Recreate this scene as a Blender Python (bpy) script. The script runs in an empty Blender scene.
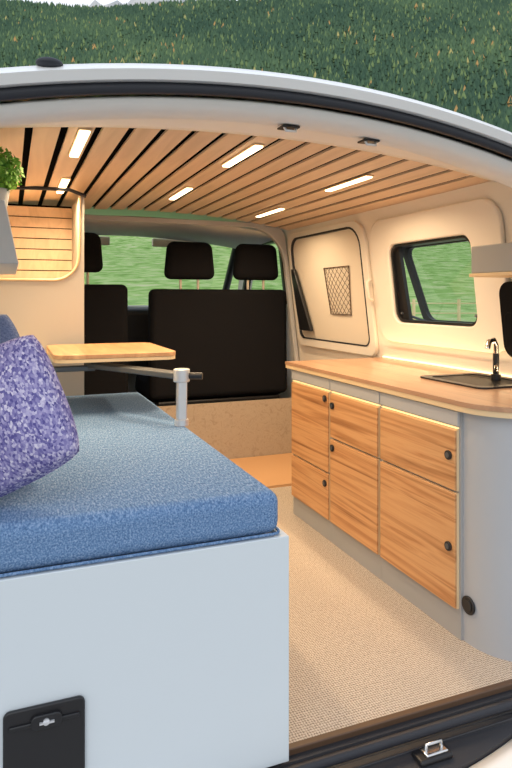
import bpy, bmesh, math, random
import numpy as np
from mathutils import Vector, Matrix, Euler
random.seed(4); np.random.seed(4)
S=bpy.context.scene
COL=S.collection
S.view_settings.view_transform='Standard'

# ------------------------------------------------------------ materials
def mat(name,col=(0.8,0.8,0.8),rough=0.5,metal=0.0,emit=None,es=0,spec=0.5,bump=0,bscale=200):
    m=bpy.data.materials.new(name); m.use_nodes=True
    nt=m.node_tree; b=nt.nodes['Principled BSDF']
    b.inputs['Base Color'].default_value=(*col,1); b.inputs['Roughness'].default_value=rough
    b.inputs['Metallic'].default_value=metal; b.inputs['Specular IOR Level'].default_value=spec
    if emit: b.inputs['Emission Color'].default_value=(*emit,1); b.inputs['Emission Strength'].default_value=es
    tc=nt.nodes.new('ShaderNodeTexCoord'); n=nt.nodes.new('ShaderNodeTexNoise')
    n.inputs['Scale'].default_value=bscale; n.inputs['Detail'].default_value=3
    nt.links.new(tc.outputs['Object'],n.inputs['Vector'])
    if bump:
        bp=nt.nodes.new('ShaderNodeBump'); bp.inputs['Strength'].default_value=bump; bp.inputs['Distance'].default_value=0.002
        nt.links.new(n.outputs['Fac'],bp.inputs['Height']); nt.links.new(bp.outputs['Normal'],b.inputs['Normal'])
    return m
def ramp(nt,stops):
    r=nt.nodes.new('ShaderNodeValToRGB'); e=r.color_ramp.elements
    e[0].position=stops[0][0]; e[0].color=(*stops[0][1],1)
    e[1].position=stops[-1][0]; e[1].color=(*stops[-1][1],1)
    for p,c in stops[1:-1]:
        x=e.new(p); x.color=(*c,1)
    return r
def noise_mat(name,stops,scale=(10,10,10),detail=5,dist=0.0,rough=0.5,bump=0,tex='noise',spec=0.4):
    m=mat(name,rough=rough,spec=spec); nt=m.node_tree; b=nt.nodes['Principled BSDF']
    tc=nt.nodes.new('ShaderNodeTexCoord'); mp=nt.nodes.new('ShaderNodeMapping'); mp.inputs['Scale'].default_value=scale
    nt.links.new(tc.outputs['Object'],mp.inputs['Vector'])
    if tex=='noise':
        n=nt.nodes.new('ShaderNodeTexNoise'); n.inputs['Scale'].default_value=1; n.inputs['Detail'].default_value=detail
        n.inputs['Distortion'].default_value=dist; out=n.outputs['Fac']
    else:
        n=nt.nodes.new('ShaderNodeTexVoronoi'); n.inputs['Scale'].default_value=1; out=n.outputs['Color']
    nt.links.new(mp.outputs['Vector'],n.inputs['Vector'])
    r=ramp(nt,stops); nt.links.new(out,r.inputs['Fac']); nt.links.new(r.outputs['Color'],b.inputs['Base Color'])
    if bump:
        bp=nt.nodes.new('ShaderNodeBump'); bp.inputs['Strength'].default_value=bump; bp.inputs['Distance'].default_value=0.003
        nt.links.new(out,bp.inputs['Height']); nt.links.new(bp.outputs['Normal'],b.inputs['Normal'])
    return m

M_white=mat('van_paint_white',(0.86,0.86,0.85),0.25)
M_whitelin=mat('header_lining_white',(0.88,0.85,0.80),0.65,spec=0.15)
M_cream=mat('cream_lining',(0.86,0.80,0.71),0.5,bump=0.1,bscale=60)
M_creamin=mat('cream_infill',(0.78,0.69,0.57),0.6)
M_panel=mat('grey_laminate',(0.64,0.70,0.74),0.45)
M_grey=mat('cabinet_grey',(0.38,0.38,0.38),0.45)
M_greylight=mat('wardrobe_grey',(0.50,0.47,0.42),0.5)
M_shelfgrey=mat('shelf_grey',(0.36,0.36,0.35),0.5)
M_black=mat('black_plastic',(0.012,0.012,0.014),0.4)
M_blackrub=mat('rubber_seal',(0.018,0.02,0.028),0.55)
M_matblack=mat('matt_black_fabric',(0.008,0.008,0.009),0.9,spec=0.05)
M_darkplate=mat('scuff_plastic',(0.03,0.03,0.035),0.45,bump=0.3,bscale=400)
M_gap=mat('ceiling_backing',(0.004,0.004,0.004),0.9,spec=0.05)
M_seat=noise_mat('seat_fabric',[(0.3,(0.006,0.006,0.008)),(0.7,(0.016,0.016,0.018))],(300,300,300),rough=0.95,spec=0.1)
M_chrome=mat('chrome',(0.7,0.7,0.7),0.2,1.0)
M_alu=mat('aluminium',(0.75,0.76,0.78),0.35,0.6)
M_armgrey=mat('arm_grey',(0.12,0.13,0.14),0.4,0.5)
M_led=mat('led_diffuser',(1,0.85,0.6),0.5,emit=(1,0.76,0.46),es=4.5)
M_wood=noise_mat('olive_ash_wood',[(0.28,(0.27,0.11,0.04)),(0.40,(0.52,0.25,0.10)),(0.50,(0.68,0.37,0.165)),(0.60,(0.60,0.30,0.125)),(0.66,(0.47,0.21,0.08)),(0.76,(0.62,0.32,0.13))],(9,0.8,24),7,1.6,rough=0.45)
M_counter=noise_mat('counter_wood',[(0.25,(0.30,0.155,0.08)),(0.5,(0.52,0.30,0.175)),(0.75,(0.37,0.20,0.115))],(26,1.2,9),6,1.2,rough=0.3)
M_slat=noise_mat('slat_wood',[(0.25,(0.64,0.47,0.32)),(0.55,(0.78,0.59,0.42)),(0.8,(0.68,0.50,0.35))],(20,1.5,9),5,0.8,rough=0.5)
M_ply=mat('ply_edge',(0.78,0.58,0.34),0.5)
M_tablewood=noise_mat('table_wood',[(0.3,(0.48,0.24,0.11)),(0.7,(0.68,0.4,0.2))],(20,2,9),5,1,rough=0.4)
M_marble=noise_mat('bulkhead_board_mat',[(0.3,(0.36,0.29,0.22)),(0.5,(0.46,0.38,0.30)),(0.7,(0.40,0.33,0.26))],(30,30,30),8,1.5,rough=0.6)
M_denim=noise_mat('denim_fabric',[(0.3,(0.065,0.13,0.26)),(0.5,(0.135,0.24,0.42)),(0.7,(0.29,0.40,0.585))],(280,80,280),4,0.3,rough=0.95,bump=0.35,spec=0.1)
M_cush=noise_mat('grey_cushion_fabric',[(0.3,(0.09,0.12,0.24)),(0.7,(0.20,0.25,0.38))],(250,250,250),4,rough=0.95,spec=0.1)
M_leaf=noise_mat('leaf_green',[(0.3,(0.06,0.22,0.02)),(0.7,(0.26,0.55,0.06))],(40,40,40),rough=0.6)
M_pot=mat('pot_grey',(0.5,0.5,0.48),0.6)
M_purple=noise_mat('lavender_knit',[(0.15,(0.10,0.09,0.28)),(0.4,(0.21,0.19,0.42)),(0.65,(0.36,0.33,0.56)),(0.88,(0.66,0.62,0.76))],(260,240,170),tex='vor',rough=0.95,bump=0.4,spec=0.05)
def floor_mat():
    m=mat('woven_vinyl',rough=0.75,spec=0.25); nt=m.node_tree; b=nt.nodes['Principled BSDF']
    tc=nt.nodes.new('ShaderNodeTexCoord')
    def wave(dirn,sc):
        w=nt.nodes.new('ShaderNodeTexWave'); w.wave_type='BANDS'; w.bands_direction=dirn
        w.inputs['Scale'].default_value=sc; w.inputs['Distortion'].default_value=2.5; w.inputs['Detail'].default_value=2; w.inputs['Detail Scale'].default_value=3
        nt.links.new(tc.outputs['Object'],w.inputs['Vector']); return w
    a=wave('X',46); c=wave('Y',40)
    mul=nt.nodes.new('ShaderNodeMath'); mul.operation='ADD'
    nt.links.new(a.outputs['Fac'],mul.inputs[0]); nt.links.new(c.outputs['Fac'],mul.inputs[1])
    n=nt.nodes.new('ShaderNodeTexNoise'); n.inputs['Scale'].default_value=240; nt.links.new(tc.outputs['Object'],n.inputs['Vector'])
    ad=nt.nodes.new('ShaderNodeMath'); ad.operation='MULTIPLY_ADD'; ad.inputs[1].default_value=0.33
    nt.links.new(mul.outputs[0],ad.inputs[0]); nt.links.new(n.outputs['Fac'],ad.inputs[2])
    r=ramp(nt,[(0.45,(0.19,0.15,0.12)),(0.8,(0.43,0.36,0.29)),(1.0,(0.62,0.54,0.45))])
    nt.links.new(ad.outputs[0],r.inputs['Fac']); nt.links.new(r.outputs['Color'],b.inputs['Base Color'])
    bp=nt.nodes.new('ShaderNodeBump'); bp.inputs['Strength'].default_value=0.5; bp.inputs['Distance'].default_value=0.002
    nt.links.new(ad.outputs[0],bp.inputs['Height']); nt.links.new(bp.outputs['Normal'],b.inputs['Normal'])
    return m
M_floor=floor_mat()
def glass_mat():
    m=bpy.data.materials.new('window_glass'); m.use_nodes=True; nt=m.node_tree; nt.nodes.clear()
    o=nt.nodes.new('ShaderNodeOutputMaterial'); t=nt.nodes.new('ShaderNodeBsdfTransparent'); g=nt.nodes.new('ShaderNodeBsdfGlossy')
    t.inputs['Color'].default_value=(0.94,0.97,0.95,1); g.inputs['Roughness'].default_value=0.03
    x=nt.nodes.new('ShaderNodeMixShader'); x.inputs[0].default_value=0.06
    nt.links.new(t.outputs[0],x.inputs[1]); nt.links.new(g.outputs[0],x.inputs[2]); nt.links.new(x.outputs[0],o.inputs[0]); return m
M_glass=glass_mat()

# ------------------------------------------------------------ mesh helpers
def link(o,parent=None):
    COL.objects.link(o)
    if parent: o.parent=parent
    return o
def empty(name):
    e=bpy.data.objects.new(name,None); e.empty_display_size=0.05; COL.objects.link(e); return e
def mk(name,v,f,m,parent=None,smooth=False,bevel=0,seg=3,subd=0):
    me=bpy.data.meshes.new(name); me.from_pydata([tuple(p) for p in v],[],f)
    bm=bmesh.new(); bm.from_mesh(me); bmesh.ops.recalc_face_normals(bm,faces=bm.faces); bm.to_mesh(me); bm.free()
    me.materials.append(m)
    o=bpy.data.objects.new(name,me); link(o,parent)
    if bevel:
        b=o.modifiers.new('b','BEVEL'); b.width=bevel; b.segments=seg; b.limit_method='ANGLE'; b.angle_limit=0.6
        smooth=True
    if subd:
        s=o.modifiers.new('s','SUBSURF'); s.levels=subd; s.render_levels=subd; smooth=True
    if smooth:
        for p in me.polygons: p.use_smooth=True
        if not subd:
            try: me.set_sharp_from_angle(angle=0.7)
            except Exception: pass
    return o
def box(name,x0,x1,y0,y1,z0,z1,m,parent=None,bevel=0,seg=3):
    v=[(x,y,z) for x in(x0,x1) for y in(y0,y1) for z in(z0,z1)]
    f=[(0,1,3,2),(4,6,7,5),(0,4,5,1),(2,3,7,6),(0,2,6,4),(1,5,7,3)]
    return mk(name,v,f,m,parent,bevel=bevel,seg=seg)
def prism(name,pts,fn,a,b,m,parent=None,bevel=0,smooth=False,seg=3):
    n=len(pts); v=[fn(p,q,a) for p,q in pts]+[fn(p,q,b) for p,q in pts]
    f=[tuple(range(n)),tuple(range(2*n-1,n-1,-1))]+[(i,(i+1)%n,n+(i+1)%n,n+i) for i in range(n)]
    return mk(name,v,f,m,parent,bevel=bevel,smooth=smooth,seg=seg)
def ringprism(name,outer,inner,fn,a,b,m,parent=None,bevel=0):
    n=len(outer); v=[]
    for L,d in((outer,a),(inner,a),(outer,b),(inner,b)): v+=[fn(p,q,d) for p,q in L]
    f=[]
    for i in range(n):
        j=(i+1)%n
        f+= [(i,j,n+j,n+i),(2*n+i,3*n+i,3*n+j,2*n+j),(i,2*n+i,2*n+j,j),(n+i,n+j,3*n+j,3*n+i)]
    return mk(name,v,f,m,parent,smooth=True,bevel=bevel)
def rrect(c0,c1,d0,d1,r,n=6):
    if not hasattr(r,'__len__'): r=[r]*4
    pts=[]
    for (cx,cy,a0,rr) in((c1-r[0],d1-r[0],0,r[0]),(c0+r[1],d1-r[1],90,r[1]),(c0+r[2],d0+r[2],180,r[2]),(c1-r[3],d0+r[3],270,r[3])):
        for i in range(n+1):
            a=math.radians(a0+90*i/n); pts.append((cx+rr*math.cos(a),cy+rr*math.sin(a)))
    return pts
XY=lambda p,q,d:(p,q,d)
XZ=lambda p,q,d:(p,d,q)
def wallR(p,q,d): return (1.824-0.12*q-d,p,q)    # p=y q=z d=offset into the room
def wallL(p,q,d): return (1.44-(1.824-0.12*q-d),p,q)
def cyl(name,p0,p1,r,m,parent=None,n=20,r2=None,bevel=0):
    p0=Vector(p0);p1=Vector(p1);ax=(p1-p0).normalized()
    u=ax.orthogonal().normalized(); w=ax.cross(u); r2=r if r2 is None else r2
    v=[];
    for p,rr in((p0,r),(p1,r2)):
        for i in range(n):
            a=2*math.pi*i/n; v.append(p+rr*(u*math.cos(a)+w*math.sin(a)))
    f=[tuple(range(n)),tuple(range(2*n-1,n-1,-1))]+[(i,(i+1)%n,n+(i+1)%n,n+i) for i in range(n)]
    return mk(name,v,f,m,parent,smooth=True,bevel=bevel)
def tube(name,pts,r,m,parent=None,cyclic=False):
    c=bpy.data.curves.new(name,'CURVE'); c.dimensions='3D'; c.bevel_depth=r; c.bevel_resolution=3; c.use_fill_caps=True
    s=c.splines.new('POLY'); s.points.add(len(pts)-1)
    for i,p in enumerate(pts): s.points[i].co=(*p,1)
    s.use_cyclic_u=cyclic; c.materials.append(m)
    o=bpy.data.objects.new(name,c); link(o); 
    dg=bpy.context.evaluated_depsgraph_get(); me=bpy.data.meshes.new_from_object(o.evaluated_get(dg))
    bpy.data.objects.remove(o); o=bpy.data.objects.new(name,me); link(o,parent)
    for p in me.polygons: p.use_smooth=True
    return o
def loft(name,rows,m,parent=None,smooth=True,thick=0):
    n=len(rows[0]); v=[p for r in rows for p in r]
    f=[(i*n+j,i*n+j+1,(i+1)*n+j+1,(i+1)*n+j) for i in range(len(rows)-1) for j in range(n-1)]
    o=mk(name,v,f,m,parent,smooth=smooth)
    if thick:
        s=o.modifiers.new('t','SOLIDIFY'); s.thickness=thick; s.offset=0
    return o
def cut(o,cutters):
    for c in cutters:
        md=o.modifiers.new('c','BOOLEAN'); md.operation='DIFFERENCE'; md.object=c; md.solver='EXACT'
    dg=bpy.context.evaluated_depsgraph_get(); me=bpy.data.meshes.new_from_object(o.evaluated_get(dg))
    o.modifiers.clear(); o.data=me
    for c in cutters: bpy.data.objects.remove(c)

CX=0.72
zs=lambda x:1.42-0.19*(x-0.56)**2
zc=lambda x:1.51-0.09*(x-CX)**2
XS=[-0.23+ i*(1.90/30) for i in range(31)]

# ------------------------------------------------------------ floor / ceiling / walls
box('floor',-0.36,1.80,1.265,3.60,-0.04,0.0,M_floor)
box('cab_floor',-0.36,1.80,3.60,5.0,-0.04,0.0,M_black)
box('warm_lit_floor_patch',0.62,1.75,3.0,3.595,0.0,0.012,mat('warm_lit_floor',(0.62,0.36,0.18),0.5,bump=0.1))  # warm light on the floor, put into the orange colour of this slab
def wallslab(name,fn):
    w=prism(name,[(1.27,-0.3),(4.75,-0.3),(4.75,0.95),(4.4,1.45),(1.27,1.45)],fn,0,-0.06,M_cream)
    c=[]
    if fn is wallR: c.append(prism('c1',rrect(1.93,2.49,0.885,1.25,0.05),fn,0.1,-0.2,M_cream))
    c.append(prism('c2',[(3.75,0.97),(4.60,0.97),(4.28,1.39),(3.75,1.39)],fn,0.1,-0.2,M_cream))
    cut(w,c); return w
wallslab('wall_right',wallR); wallslab('wall_left',wallL)
CF=1.79
loft('ceiling',[[(x,y,zc(x)+0.020) for x in XS] for y in(CF-0.02,3.62)],M_gap,thick=0.008)
sl=empty('slatted_ceiling_cladding')
x=-0.225;k=0
while x<1.64:
    w=0.073; xa,xb=x,min(x+w,1.665)
    if xb-xa>0.02:
        v=[];
        for y in(CF,3.60):
            for xx in(xa,xb):
                v+=[(xx,y,zc(xx)),(xx,y,zc(xx)+0.008)]
        mk('slat_%d'%k,v,[(0,2,6,4),(1,5,7,3),(0,4,5,1),(2,3,7,6),(0,1,3,2),(4,6,7,5)],M_slat,sl)
    x+=0.095;k+=1
LEDE=5.6
def led(x,y,L):
    e=empty('led_light_bar')
    z=zc(x)
    box('housing',x-0.019,x+0.019,y-L/2-0.006,y+L/2+0.006,z-0.006,z-0.0005,M_ply,e,bevel=0.002)
    box('diffuser',x-0.015,x+0.015,y-L/2,y+L/2,z-0.012,z-0.005,M_led,e,bevel=0.003)
    l=bpy.data.lights.new('led_light','AREA'); l.shape='RECTANGLE'; l.size=0.03; l.size_y=L; l.energy=LEDE; l.color=(1,0.74,0.46); l.spread=math.radians(150)
    o=bpy.data.objects.new('led_emitter',l); link(o,e); o.location=(x,y,z-0.02)
for x,y in((0.20,2.0),(0.21,2.78),(0.765,2.07),(0.765,2.92),(1.30,2.25),(1.33,3.15)): led(x,y,0.34)

# rear header (inside of the opening) and roof
loft('rear_header_lining',[[(x,y,(zs(x)*(1-t)+zc(x)*t)+o) for x in XS] for y,t,o in((1.205,0,-0.010),(1.25,0,-0.022),(1.33,0.02,-0.016),(1.36,0.12,-0.004),(1.50,0.5,0.008),(1.68,0.85,0.006),(CF-0.03,1,-0.003),(CF,1,-0.004))],M_whitelin,thick=0.006)
loft('van_roof',[[(x,y,(zs(x)*(1-t)+zc(x)*t)+o) for x in XS] for y,t,o in((1.20,0,0.014),(1.165,0,0.016),(1.155,0,0.028),(1.175,0,0.042),(1.26,0.1,0.056),(1.6,0.6,0.066),(2.2,1,0.07),(3.6,1,0.07),(4.4,1,0.02))],M_white,thick=0.008)
path=[(x,1.185,zs(x)+0.003) for x in XS[1:-1]]
path+=[(1.655,1.19,1.12),(1.68,1.20,0.9),(1.70,1.20,0.1),(1.62,1.20,-0.01),(-0.18,1.20,-0.01),(-0.26,1.20,0.1),(-0.24,1.20,0.9),(-0.215,1.19,1.2)]
tube('rubber_door_seal',path,0.012,M_blackrub,cyclic=True)
for nm,fn in(('rear_pillar',wallR),('rear_pillar.001',wallL)):
    prism(nm,[(1.15,-0.35),(1.265,-0.35),(1.265,1.42),(1.17,1.20),(1.15,0.9)],fn,0.06,-0.08,M_white,bevel=0.02)
for x in(0.60,0.815):
    e=empty('tailgate_latch')
    zz=zs(x)-0.022
    box('plate',x-0.022,x+0.022,1.29,1.325,zz-0.006,zz-0.001,M_black,e,bevel=0.002)
    tube('loop',[(x-0.014,1.30,zz-0.005),(x-0.012,1.295,zz-0.014),(x+0.012,1.295,zz-0.014),(x+0.014,1.30,zz-0.005)],0.0035,M_alu,e)
bm=bmesh.new(); bmesh.ops.create_uvsphere(bm,u_segments=20,v_segments=12,radius=0.020)
me=bpy.data.meshes.new('roof_antenna'); bm.to_mesh(me); bm.free(); me.materials.append(M_blackrub)
for p in me.polygons: p.use_smooth=True
o=bpy.data.objects.new('roof_antenna',me); link(o); o.location=(0.066,1.172,zs(0.066)+0.047); o.scale=(1.2,1,0.5)

# sill, scuff plate, striker, bumper
box('sill_trim_strip',-0.2,1.66,1.245,1.264,-0.03,0.003,mat('brown_edge',(0.10,0.055,0.03),0.5),bevel=0.003)
e=empty('loading_sill')
bow=lambda x:min(0.34*((x-CX)**2),0.085)
loft('scuff_plate',[[(x,y+k*bow(x),z) for x in np.linspace(-0.24,1.68,33)] for y,k,z in((1.25,0,-0.012),(1.235,0,-0.018),(1.225,0,-0.04),(1.14,0.8,-0.05),(1.112,1,-0.056),(1.107,1,-0.075))],M_darkplate,e,thick=0.006)
for i in range(2):
    box('rib_%d'%i,-0.2,1.6,1.190+i*0.020,1.196+i*0.020,-0.05,-0.038,M_darkplate,e,bevel=0.002)
e=empty('door_striker')
box('plate',0.85,0.94,1.145,1.187,-0.048,-0.034,M_black,e,bevel=0.006)
box('metal',0.87,0.93,1.152,1.182,-0.035,-0.029,M_chrome,e,bevel=0.003)
tube('hook',[(0.878,1.168,-0.030),(0.880,1.168,-0.016),(0.92,1.168,-0.016),(0.922,1.168,-0.030)],0.004,M_chrome,e)
loft('rear_bumper',[[(x,y+bow(x),z) for x in np.linspace(-0.3,1.75,33)] for y,z in((1.105,-0.066),(1.07,-0.060),(1.00,-0.075),(0.97,-0.12),(0.97,-0.34),(1.1,-0.40))],M_white,thick=0.008)

# ------------------------------------------------------------ bed
bed=empty('bench_bed')
box('front_panel',-0.23,0.56,1.217,1.236,0.0,0.487,M_panel,bed,bevel=0.002)
box('side_panel',0.541,0.56,1.236,2.80,0.0,0.487,M_panel,bed,bevel=0.002)
box('top_board',-0.23,0.541,1.236,2.80,0.462,0.480,M_panel,bed)
box('end_panel',-0.23,0.541,2.78,2.80,0.0,0.462,M_panel,bed)
x0,x1,y0,y1=-0.25,0.545,1.224,2.78
g=box('mattress',x0,x1,y0,y1,0.489,0.582,M_denim,bevel=0.026,seg=5)
tube('piping',[(p,q,0.493) for p,q in rrect(x0,x1,y0,y1,0.02)],0.003,M_denim,g,cyclic=True)
h=empty('service_hatch')
prism('flap',rrect(-0.012,0.132,0.085,0.248,0.012),XZ,1.208,1.2165,M_black,h,bevel=0.003)
box('lip',-0.002,0.122,1.204,1.209,0.214,0.222,M_black,h,bevel=0.002)
prism('handle',rrect(0.035,0.090,0.208,0.234,0.01),XZ,1.201,1.209,M_black,h,bevel=0.002)
cyl('lock',(0.062,1.203,0.222),(0.062,1.198,0.222),0.006,M_alu,h)
box('lock_key',0.05,0.076,1.196,1.200,0.220,0.2235,M_alu,h)

def pillow(name,s,T,loc,rot,m):
    N=30; v=[];f=[]
    for side in(1,-1):
        for i in range(N+1):
            for j in range(N+1):
                a=-1+2*i/N;b=-1+2*j/N
                t=T*max(0,(1-a*a)*(1-b*b))**0.40
                t*=1+0.05*math.sin(5*a+2*b)+0.03*math.sin(7*b-3*a)
                cr=1-0.12*(a*a*b*b)**1.3
                v.append((s*a*(1-0.02*(1-b*b))*cr,side*t,s*b*(1-0.02*(1-a*a))*cr))
    K=(N+1)**2
    for q in(0,K):
        for i in range(N):
            for j in range(N):
                p=q+i*(N+1)+j; f.append((p,p+1,p+N+2,p+N+1))
    o=mk(name,v,f,m,smooth=True)
    bm=bmesh.new(); bm.from_mesh(o.data); bmesh.ops.remove_doubles(bm,verts=bm.verts,dist=0.0005); bmesh.ops.recalc_face_normals(bm,faces=bm.faces); bm.to_mesh(o.data); bm.free()
    for p in o.data.polygons: p.use_smooth=True
    R=Euler([math.radians(r) for r in rot]).to_matrix()
    zmin=min((R@v.co).z for v in o.data.vertices)
    o.location=(loc[0],loc[1],0.583-zmin); o.rotation_euler=R.to_euler(); return o
pillow('purple_throw_pillow',0.147,0.070,(-0.022,1.36),(-12,-26,-22),M_purple)
pillow('blue_cushion',0.168,0.05,(-0.095,1.60),(-6,-20,-22),M_cush)

# ------------------------------------------------------------ table
t=empty('swivel_table')
prism('tabletop',rrect(0.14,0.575,2.22,2.75,0.05),XY,0.787,0.803,M_tablewood,t,bevel=0.002)
prism('tabletop_ply',rrect(0.141,0.574,2.221,2.749,0.05),XY,0.775,0.787,M_ply,t)
cyl('swivel',(0.30,2.42,0.745),(0.30,2.42,0.775),0.035,M_armgrey,t)
mk('arm',[(0.27,2.40,0.735),(0.32,2.45,0.735),(0.545,2.00,0.735),(0.505,1.965,0.735),(0.27,2.40,0.755),(0.32,2.45,0.755),(0.545,2.00,0.755),(0.505,1.965,0.755)],[(0,1,2,3),(7,6,5,4),(0,4,5,1),(1,5,6,2),(2,6,7,3),(3,7,4,0)],M_armgrey,t,bevel=0.004)
cyl('bracket',(0.523,1.98,0.725),(0.523,1.98,0.768),0.027,M_alu,t,bevel=0.004)
cyl('clamp_knob',(0.545,1.97,0.745),(0.585,1.95,0.745),0.011,M_black,t)
box('leg',0.507,0.539,1.964,1.996,0.60,0.735,M_alu,t,bevel=0.006)
box('arm_low',0.13,0.30,2.40,2.43,0.725,0.745,M_armgrey,t,bevel=0.003)
cyl('foot',(0.523,1.98,0.583),(0.523,1.98,0.602),0.023,M_alu,t)

# ------------------------------------------------------------ wardrobe partition left
w=empty('wardrobe_partition')
arc=[(0.285,1.455),(0.283,1.20)]
cxx,czz,rr=0.175,1.185,0.107
for i in range(1,9):
    a=math.radians(-i*90/8); arc.append((cxx+rr*math.cos(a),czz+rr*math.sin(a)))
arc+= [(-0.22,1.078)]
poly=[(-0.22,0.0),(0.305,0.0),(0.305,1.455)]+arc
prism('panel',poly,XZ,2.83,2.85,M_greylight,w)
prism('right_side',[(2.85,0.0),(3.30,0.0),(3.30,1.455),(2.85,1.455)],lambda p,q,d:(d,p,q),0.287,0.305,M_greylight,w)
tube('curved_ply_trim',[(p,2.826,q) for p,q in arc],0.006,M_ply,w)
box('shelf',-0.2,0.286,2.85,3.2,1.06,1.077,M_ply,w)
for i in range(7):
    box('backslat_%d'%i,-0.2,0.286,3.2,3.212,1.085+i*0.052,1.132+i*0.052,M_slat,w)
box('backing',-0.2,0.286,3.214,3.22,1.06,1.455,M_gap,w)
tube('dark_top_trim',[(-0.2,2.80,1.455),(0.1,2.80,1.468),(0.24,2.80,1.470),(0.31,2.80,1.445)],0.008,M_blackrub,w)
box('side_ledge',0.02,0.14,2.60,2.829,0.755,0.775,M_ply,w,bevel=0.002)

oh=empty('overhead_locker')
prism('body',[(-0.20,1.085),(0.022,1.088),(0.018,1.10),(-0.012,1.25),(-0.2,1.25)],XZ,1.70,2.5,mat('locker_light',(0.55,0.56,0.55),0.5),oh,bevel=0.004)
box('led_strip',-0.16,-0.06,1.75,2.45,1.078,1.084,M_led,oh)
pl=empty('potted_boxwood')
cyl('pot',(-0.035,1.85,1.25),(-0.035,1.85,1.30),0.028,M_pot,pl,r2=0.036,bevel=0.003)
v=[];f=[]
for i in range(1300):
    d=Vector(np.random.normal(size=3)).normalized(); p=Vector((-0.030,1.85,1.348))+d*random.uniform(0.03,0.062)
    a=d.orthogonal().normalized(); a.rotate(Matrix.Rotation(random.uniform(0,6.28),3,d)); b=d.cross(a)
    a=(a+d*random.uniform(0.2,1)).normalized(); L=random.uniform(0.010,0.018); W=L*0.4; n=len(v)
    v+=[p,p+a*L*.5+b*W,p+a*L,p+a*L*.5-b*W]; f.append((n,n+1,n+2,n+3))
mk('leaves',v,f,M_leaf,pl)

# ------------------------------------------------------------ kitchen cabinet
kc=empty('kitchen_cabinet')
def outline(xf,y0,y1,xb,r):
    P=[(xb,y1),(xf,y1),(xf,y0+r)]
    for i in range(1,13):
        a=math.radians(180+90*i/12); P.append((xf+r+r*math.cos(a),y0+r+r*math.sin(a)))
    P.append((xb,y0)); return P
prism('carcass',outline(1.232,1.275,2.62,1.71,0.17),XY,0.0,0.672,mat('curved_end_grey',(0.43,0.45,0.48),0.4),kc,smooth=True)
cols=[(2.243,2.615),(1.876,2.243),(1.462,1.876)]
splits=[0.28,0.43,0.43]
M_rail=mat('rail_grey',(0.46,0.46,0.46),0.4)
M_led2=mat('led_strip_soft',(1,0.85,0.6),0.5,emit=(1,0.76,0.44),es=1.6)
M_led3=mat('led_edge_glow',(1,0.85,0.5),0.5,emit=(1,0.72,0.30),es=0.8)
for i,((ya,yb),s) in enumerate(zip(cols,splits)):
    box('frame_%d'%i,1.224,1.232,ya+0.0005,yb-0.0005,0.0,0.672,M_grey,kc)
    for j,(za,zb) in enumerate(((0.085,s),(s,0.616))):
        box('ply_%d%d'%(i,j),1.2165,1.224,ya+0.0085,yb-0.0085,za+0.0035,zb-0.0035,M_ply,kc)
        box('door_%d%d'%(i,j),1.210,1.2165,ya+0.010,yb-0.010,za+0.005,zb-0.005,M_wood,kc,bevel=0.0015)
    box('led_edge_%d'%i,1.217,1.224,ya+0.0085,yb-0.0085,0.616,0.620,M_led3,kc)
    box('rail_%d'%i,1.214,1.224,ya+0.003,yb-0.003,0.625,0.668,M_rail,kc,bevel=0.0015)
for y,z in((1.498,0.535),(1.498,0.265),(2.211,0.565),(2.211,0.395),(2.275,0.585),(2.275,0.235)):
    cyl('knob',(1.2105,y,z),(1.203,y,z),0.014,M_black,kc,bevel=0.002); cyl('knob_center',(1.203,y,z),(1.2015,y,z),0.008,M_armgrey,kc)
cyl('socket_ring',(1.233,1.437,0.113),(1.226,1.437,0.113),0.026,M_black,kc,bevel=0.002); cyl('socket_cap',(1.226,1.437,0.113),(1.223,1.437,0.113),0.018,M_black,kc,bevel=0.002)
prism('countertop',outline(1.203,1.262,2.66,1.732,0.18),XY,0.688,0.702,M_counter,kc,smooth=True)
prism('countertop_ply',outline(1.205,1.264,2.658,1.732,0.18),XY,0.672,0.688,M_ply,kc,smooth=True)
sk=empty('kitchen_sink')
ringprism('rim',rrect(1.42,1.70,1.60,1.94,0.03),rrect(1.45,1.67,1.63,1.91,0.03),XY,0.7025,0.708,M_black,sk)
prism('glass_lid',rrect(1.45,1.67,1.63,1.91,0.03),XY,0.7025,0.705,mat('black_glass',(0.006,0.006,0.007),0.45,spec=0.1),sk)
fc=empty('kitchen_faucet')
cyl('base',(1.63,1.76,0.7055),(1.63,1.76,0.725),0.017,M_black,fc)
cyl('stem',(1.63,1.76,0.72),(1.63,1.76,0.80),0.011,M_black,fc)
tube('spout',[(1.63,1.76,0.79),(1.628,1.758,0.83),(1.61,1.75,0.85),(1.585,1.745,0.845),(1.575,1.742,0.82)],0.009,M_chrome,fc)
tube('lever',[(1.63,1.755,0.735),(1.60,1.73,0.745),(1.585,1.71,0.762)],0.005,M_chrome,fc)
e=empty('counter_led_strip')
prism('strip',[(1.5,0.704),(2.65,0.704),(2.65,0.710),(1.5,0.710)],wallR,0.008,0.001,M_led2,e)
l=bpy.data.lights.new('strip_light','AREA'); l.shape='RECTANGLE'; l.size=1.1; l.size_y=0.02; l.energy=1.1; l.color=(1,0.72,0.40)
o=bpy.data.objects.new('strip_emitter',l); link(o,e); o.location=(1.68,2.1,0.735); o.rotation_euler=(math.radians(155),0,math.radians(90))

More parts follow.
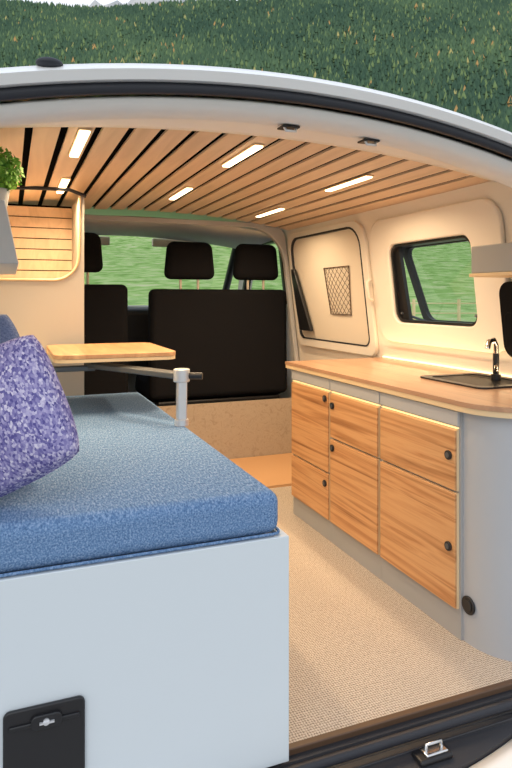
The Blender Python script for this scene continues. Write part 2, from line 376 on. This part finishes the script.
sh=empty('wall_shelf_cabinet')
box('body',1.50,1.665,1.30,1.74,1.085,1.18,M_shelfgrey,sh,bevel=0.004)
box('base',1.495,1.665,1.30,1.745,1.073,1.085,M_ply,sh,bevel=0.002)
o=prism('dark_wall_organiser',rrect(1.34,1.80,0.78,1.06,0.05),wallR,0.025,0.001,M_matblack,bevel=0.006)
q=prism('pocket',rrect(1.38,1.77,0.80,0.95,0.03),wallR,0.040,0.0255,M_matblack,o,bevel=0.005)

# ------------------------------------------------------------ right wall panels / windows
sw=empty('window_1')
ringprism('surround',rrect(1.76,2.64,0.79,1.375,0.10),rrect(1.93,2.49,0.885,1.25,0.05),wallR,0.022,0.001,M_cream,sw,bevel=0.008)
ringprism('frame',rrect(1.932,2.488,0.887,1.248,0.05),rrect(1.942,2.478,0.897,1.238,0.045),wallR,0.006,-0.055,M_black,sw)
def sash(p,q,d): 
    X,Y,Z=wallR(p,q,d); return (X+0.062+(1.26-q)*0.26,Y,Z)
ringprism('sash_frame',rrect(1.91,2.51,0.865,1.262,0.05),rrect(1.94,2.475,0.895,1.235,0.045),sash,0.0,-0.025,M_black,sw)
prism('glass',rrect(1.935,2.48,0.89,1.24,0.045),sash,-0.010,-0.013,M_glass,sw)
for yy in(1.96,2.46): tube('stay',[wallR(yy,0.93,0.0),sash(yy,0.88,0.0)],0.006,M_armgrey,sw)
prism('blind_guide',[(2.415,0.897),(2.478,0.897),(2.478,1.238),(2.445,1.238)],wallR,-0.01,-0.028,M_black,sw)
dr=empty('door_1')
ringprism('door_moulding',rrect(2.68,3.60,0.70,1.40,(0.10,0.12,0.06,0.06)),rrect(2.73,3.55,0.75,1.370,(0.09,0.11,0.05,0.05)),wallR,0.022,0.001,M_cream,dr,bevel=0.006)
ringprism('door_gasket',rrect(2.728,3.552,0.748,1.372,(0.09,0.11,0.05,0.05)),rrect(2.735,3.540,0.755,1.362,(0.085,0.105,0.045,0.045)),wallR,0.0235,0.001,M_blackrub,dr)
prism('infill',rrect(2.734,3.541,0.754,1.363,(0.085,0.105,0.045,0.045)),wallR,0.012,0.001,M_creamin,dr)
npk=empty('net_pocket')
M_net=mat('net_cord_brown',(0.10,0.06,0.035),0.9)
Y0,Y1,Z0,Z1=2.87,3.15,0.91,1.17
nn=6
for i in range(-nn,nn+1):
    for sg,tag in((1,'a'),(-1,'b')):
        pts=[]
        for kk in range(0,41):
            u=kk/40; w_=(u*sg + i/nn*1.0) if sg==1 else (1-u + i/nn*1.0)
            if -1e-6<=w_<=1+1e-6: pts.append((u,w_))
        if len(pts)>=2:
            P=[]
            for u,w_ in (pts[0],pts[len(pts)//2],pts[-1]):
                wd_=0.80+0.20*w_
                P.append(wallR((Y0+Y1)/2+(u-0.5)*(Y1-Y0)*wd_,Z0+(Z1-Z0)*w_,0.016+0.012*math.sin(math.pi*u)))
            tube('cord_%s%d'%(tag,i+nn),P,0.0013,M_net,npk)
fr=[]
for (u,w_) in((0,0),(1,0),(1,1),(0,1)):
    wd_=0.80+0.20*w_; fr.append(wallR((Y0+Y1)/2+(u-0.5)*(Y1-Y0)*wd_,Z0+(Z1-Z0)*w_,0.017))
tube('hem',fr,0.0030,M_net,npk,cyclic=True)
e=empty('door_grab_handle')
tube('handle',[wallR(2.66,1.09,0.024),wallR(2.66,1.08,0.045),wallR(2.66,1.00,0.045),wallR(2.66,0.99,0.024)],0.008,M_cream,e)
e=empty('seat_belt')
prism('belt_cover',[(3.34,0.80),(3.50,0.80),(3.53,1.12),(3.53,1.18),(3.49,1.18)],wallR,0.05,0.026,M_black,e,bevel=0.008)

# ------------------------------------------------------------ cab
def hoop(p,q,d): return (CX+(p-CX)*((1.104-0.12*q)/0.93),d,q)
ringprism('cab_hoop',rrect(-0.20,1.638,0.0,1.475,(0.10,0.10,0.02,0.02)),rrect(-0.165,1.612,0.03,1.445,(0.22,0.22,0.02,0.02)),hoop,3.625,3.66,mat('hoop_grey',(0.5,0.5,0.5),0.5),bevel=0.006)
loft('cab_headliner',[[(x,y,zc(x)-o) for x in XS] for y,o in((3.68,0.03),(4.1,0.05),(4.38,0.07))],mat('headliner',(0.6,0.6,0.56),0.9),thick=0.01)
box('bulkhead_board',0.62,1.735,3.601,3.615,0.001,0.36,M_marble)
ws=empty('window_2')
mk('glass',[(-0.1,5.0,0.95),(1.54,5.0,0.95),(1.50,4.46,1.42),(-0.06,4.46,1.42)],[(0,1,2,3)],M_glass,ws)
tube('pillar_right',[(1.66,4.95,0.95),(1.60,4.43,1.40)],0.030,M_black,ws); tube('pillar_left',[(-0.22,4.95,0.95),(-0.16,4.43,1.40)],0.03,M_black,ws)
for xx in(0.45,1.15): box('sun_visor',xx-0.2,xx+0.2,4.40,4.44,1.37,1.43,M_creamin,ws,bevel=0.01)
prism('cab_glass',[(3.75,0.97),(4.60,0.97),(4.28,1.39),(3.75,1.39)],wallR,-0.03,-0.033,M_glass,empty('window_3'))
ringprism('side_frame',[(3.74,0.96),(4.62,0.96),(4.29,1.40),(3.74,1.40)],[(3.77,0.985),(4.57,0.985),(4.27,1.375),(3.77,1.375)],wallR,0.01,-0.04,M_black,bpy.data.objects['window_3'])
db=empty('dashboard')
box('dash_body',-0.2,1.64,4.45,4.93,0.45,0.93,M_black,db,bevel=0.05)
box('instrument_hood',0.22,0.62,4.38,4.60,0.86,0.985,M_black,db,bevel=0.04)
box('cowl',-0.2,1.64,4.95,5.05,-0.2,0.94,M_white,db)
st=empty('steering_wheel')
c=Vector((0.45,4.22,0.90)); R=0.19; nrm=Vector((0,-0.85,0.5)).normalized(); uu=Vector((1,0,0)); vv=nrm.cross(uu)
tube('rim',[c+R*(uu*math.cos(a)+vv*math.sin(a)) for a in np.linspace(0,2*math.pi,33)[:-1]],0.015,M_black,st,cyclic=True)
for a in(0.2,math.pi-0.2,-math.pi/2): tube('spoke',[c,c+R*(uu*math.cos(a)-vv*abs(math.sin(a)) if a!=-math.pi/2 else vv*-1)],0.014,M_black,st)
cyl('hub',c-nrm*0.03,c+nrm*0.02,0.06,M_black,st,bevel=0.01)
cyl('column',c-nrm*0.03,(0.45,4.44,0.74),0.03,M_black,st)
mr=empty('rear_view_mirror')
box('mirror',1.05,1.27,4.30,4.325,1.29,1.35,M_black,mr,bevel=0.012); cyl('stem',(1.16,4.32,1.33),(1.16,4.38,1.40),0.008,M_black,mr)

def sbox(name,x0,x1,y0,y1,z0,z1,m,p,taper=0.92,lean=0.0,bev=0.04):
    o=box(name,x0,x1,y0,y1,z0,z1,m,p,bevel=bev,seg=4)
    cx=(x0+x1)/2
    for v in o.data.vertices:
        if v.co.z>(z0+z1)/2: v.co.x=cx+(v.co.x-cx)*taper; v.co.y+=lean
    return o
def seat(name,x0,x1,heads,ztop,base=0.36):
    e=empty(name)
    sbox('backrest',x0,x1,3.68,3.80,0.38,ztop,M_seat,e,0.985,-0.0,0.035)
    sbox('cushion',x0,x1,3.74,4.22,0.36,0.50,M_seat,e,0.98,0,0.04)
    box('base',x0+0.05,x1-0.05,3.70,4.15,0.0,0.37,M_black,e,bevel=0.01)
    for i,(ha,hb,hz) in enumerate(heads):
        sbox('headrest_%d'%i,ha,hb,3.70,3.79,hz,hz+0.235,M_seat,e,0.86,0,0.045)
        for q in(0.33,0.67): cyl('post',(ha+(hb-ha)*q,3.75,ztop-0.03),(ha+(hb-ha)*q,3.75,hz+0.03),0.008,M_creamin,e)
seat('double_passenger_seat',0.78,1.69,[(0.875,1.205,1.115),(1.325,1.645,1.115)],1.055)
seat('driver_seat',0.17,0.655,[(0.24,0.515,1.15)],1.08)

# ------------------------------------------------------------ landscape
cdir=np.array((0.3688,0.9295)); rdir=np.array((0.9295,-0.3688))
HS=[-60,0,12,40,110,190,300,560,600,700]
HZ=[-0.7,-0.7,-0.65,1.2,9,24,85,268,275,230]
def hz(s,t):
    h=np.interp(s,HS,HZ)
    amp=np.clip((s-60)/300,0,1)
    return h+amp*(4*np.sin(t/70+s/90)+2*np.sin(t/28-s/37)+0.02*t)
sv=np.concatenate([np.linspace(-60,60,30),np.linspace(70,700,80)]); tv=np.linspace(-520,520,110)
P=[];F=[]
for s in sv:
    for t_ in tv:
        xy=s*cdir+t_*rdir; P.append((xy[0],xy[1],float(hz(s,t_))))
n=len(tv)
for i in range(len(sv)-1):
    for j in range(n-1): F.append((i*n+j,i*n+j+1,(i+1)*n+j+1,(i+1)*n+j))
M_grass=noise_mat('grass',[(0.3,(0.13,0.24,0.05)),(0.45,(0.25,0.41,0.11)),(0.55,(0.36,0.50,0.18)),(0.7,(0.52,0.54,0.30))],(0.6,0.6,0.6),14,0.8,rough=0.9,spec=0.1)
ground=mk('ground_meadow',P,F,M_grass,smooth=True)
M_bounce_gravel=noise_mat('bounce_gravel',[(0.3,(0.30,0.29,0.28)),(0.7,(0.55,0.53,0.50))],(25,25,25),8,rough=0.95,spec=0.1)
box('added_bounce_gravel',-14,14,-22,7.5,-0.66,-0.61,M_bounce_gravel)  # unseen grey ground added to cut green bounce light from the grass
# forest
NT=66000
s=np.sqrt(np.random.uniform(225**2,606**2,NT)); t_=np.random.uniform(-0.60,0.60,NT)*(s+60)
ne=1500
s=np.concatenate([s,np.random.uniform(140,225,ne)]); t_=np.concatenate([t_,np.random.uniform(-130,170,ne)])
NT=len(s)
bx=s*cdir[0]+t_*rdir[0]; by=s*cdir[1]+t_*rdir[1]; bz=hz(s,t_)-0.5
H=np.random.uniform(3.4,8.0,NT); R=H*np.random.uniform(0.20,0.34,NT); rot=np.random.uniform(0,6.28,NT)
K=5; layers=[(0.08,1.0,0.62),(0.38,0.72,1.0)]
patch=np.sin(bx/40)+np.sin(by/33+bx/55)
patch2=np.sin(bx/17+by/29)+np.sin(by/14-bx/31)
rnd=np.random.uniform(0,1,NT); rr_=np.random.uniform(0,1,NT)
prob=np.where((patch>1.0)&(s<430),0.04,0.006)+np.where(patch2>1.75,0.035,0)
big=rr_<prob
R[big]*=1.25
vv_=np.zeros((NT,len(layers)*(K+1),3))
for li,(zb,rs,zt) in enumerate(layers):
    for k in range(K):
        a=rot+2*math.pi*k/K
        vv_[:,li*(K+1)+k,0]=bx+R*rs*np.cos(a); vv_[:,li*(K+1)+k,1]=by+R*rs*np.sin(a); vv_[:,li*(K+1)+k,2]=bz+H*zb
    vv_[:,li*(K+1)+K,0]=bx; vv_[:,li*(K+1)+K,1]=by; vv_[:,li*(K+1)+K,2]=bz+H*zt
V=vv_.reshape(-1,3)
VP=len(layers)*(K+1)
tri=[]
for li in range(len(layers)):
    for k in range(K): tri.append((li*(K+1)+k,li*(K+1)+(k+1)%K,li*(K+1)+K))
tri=np.array(tri); T=(tri[None,:,:]+(np.arange(NT)*VP)[:,None,None]).reshape(-1,3)
me=bpy.data.meshes.new('pine_forest')
me.vertices.add(len(V)); me.vertices.foreach_set('co',V.ravel().astype(np.float32))
me.loops.add(T.size); me.loops.foreach_set('vertex_index',T.ravel().astype(np.int32))
me.polygons.add(len(T)); me.polygons.foreach_set('loop_start',np.arange(0,T.size,3,dtype=np.int32)); 
me.update(calc_edges=True)
C=np.zeros((NT,4)); C[:,3]=1
g1=np.array((0.055,0.105,0.065)); g2=np.array((0.125,0.200,0.095)); g3=np.array((0.18,0.25,0.10)); orr=np.array((0.50,0.30,0.11)); yel=np.array((0.46,0.40,0.15))  # slight blue-grey haze is baked into these pine greens
mixv=np.clip(np.random.uniform(0,0.6,NT)+0.13*patch+0.13*patch2,0,1)[:,None]; C[:,:3]=g1*(1-mixv)+g2*mixv
C[rnd>0.90,:3]=g3
C[big,:3]=orr; C[rr_<prob*0.4,:3]=yel
ca=me.attributes.new('treecol','FLOAT_COLOR','POINT'); ca.data.foreach_set('color',np.repeat(C,VP,axis=0).ravel().astype(np.float32))
m=mat('pine_foliage',rough=0.9,spec=0.1); at=m.node_tree.nodes.new('ShaderNodeAttribute'); at.attribute_name='treecol'
m.node_tree.links.new(at.outputs['Color'],m.node_tree.nodes['Principled BSDF'].inputs['Base Color'])
me.materials.append(m); link(bpy.data.objects.new('pine_forest',me))
# rocky mountain behind the ridge (part of the terrain)
P=[];F=[];ni=70;nj=12
for j in range(nj):
    for i in range(ni):
        t0=-500+1000*i/(ni-1); q=j/(nj-1)
        ph=566+34*math.exp(-((t0+90)/120)**2)+14*math.sin(t0/47)+9*math.sin(t0/17+1)
        z=ph*q+8*math.sin(i*2.1+j*1.7)*q; ss=1000+200*q
        xy=ss*cdir+t0*rdir; P.append((xy[0],xy[1],z))
for j in range(nj-1):
    for i in range(ni-1): F.append((j*ni+i,j*ni+i+1,(j+1)*ni+i+1,(j+1)*ni+i))
mk('rocky_mountain',P,F,noise_mat('rock',[(0.35,(0.30,0.33,0.36)),(0.6,(0.55,0.55,0.54))],(0.03,0.03,0.03),8,rough=0.95),ground)
fe=empty('meadow_fence')
for i in range(12):
    p=22*cdir+(4+i*1.6)*rdir; z=float(hz(22,0))
    box('post_%d'%i,p[0]-0.04,p[0]+0.04,p[1]-0.04,p[1]+0.04,z-0.1,z+0.95,M_ply,fe)
for zz in(0.45,0.8):
    a=22*cdir+4*rdir; b=22*cdir+(4+11*1.6)*rdir; z=float(hz(22,0))
    tube('rail',[(a[0],a[1],z+zz),(b[0],b[1],z+zz)],0.02,M_ply,fe)

# ------------------------------------------------------------ world, camera
wd=bpy.data.worlds.new('World'); S.world=wd; wd.use_nodes=True; nt=wd.node_tree
bg=nt.nodes['Background']; tc=nt.nodes.new('ShaderNodeTexCoord'); sx=nt.nodes.new('ShaderNodeSeparateXYZ')
nt.links.new(tc.outputs['Generated'],sx.inputs[0])
r=ramp(nt,[(0.0,(0.85,0.86,0.88)),(0.5,(0.88,0.92,1.0)),(1.0,(0.66,0.79,0.98))])
nt.links.new(sx.outputs['Z'],r.inputs['Fac']); nt.links.new(r.outputs['Color'],bg.inputs['Color']); bg.inputs['Strength'].default_value=1.17
sun=bpy.data.lights.new('sun','SUN'); sun.energy=0.6; sun.angle=0.6; sun.color=(1,0.95,0.88)
o=bpy.data.objects.new('sun',sun); link(o); o.rotation_euler=(math.radians(50),0,math.radians(-30))

cam=bpy.data.cameras.new('camera'); co=bpy.data.objects.new('camera',cam); link(co)
cam.sensor_fit='VERTICAL'; cam.sensor_height=36; cam.lens=620/768*36; cam.shift_y=-86/768
cam.clip_start=0.02; cam.clip_end=3000
co.location=(0,0,1.0); co.rotation_euler=(math.radians(90),0,-math.atan2(0.3688,0.9295))
S.camera=co
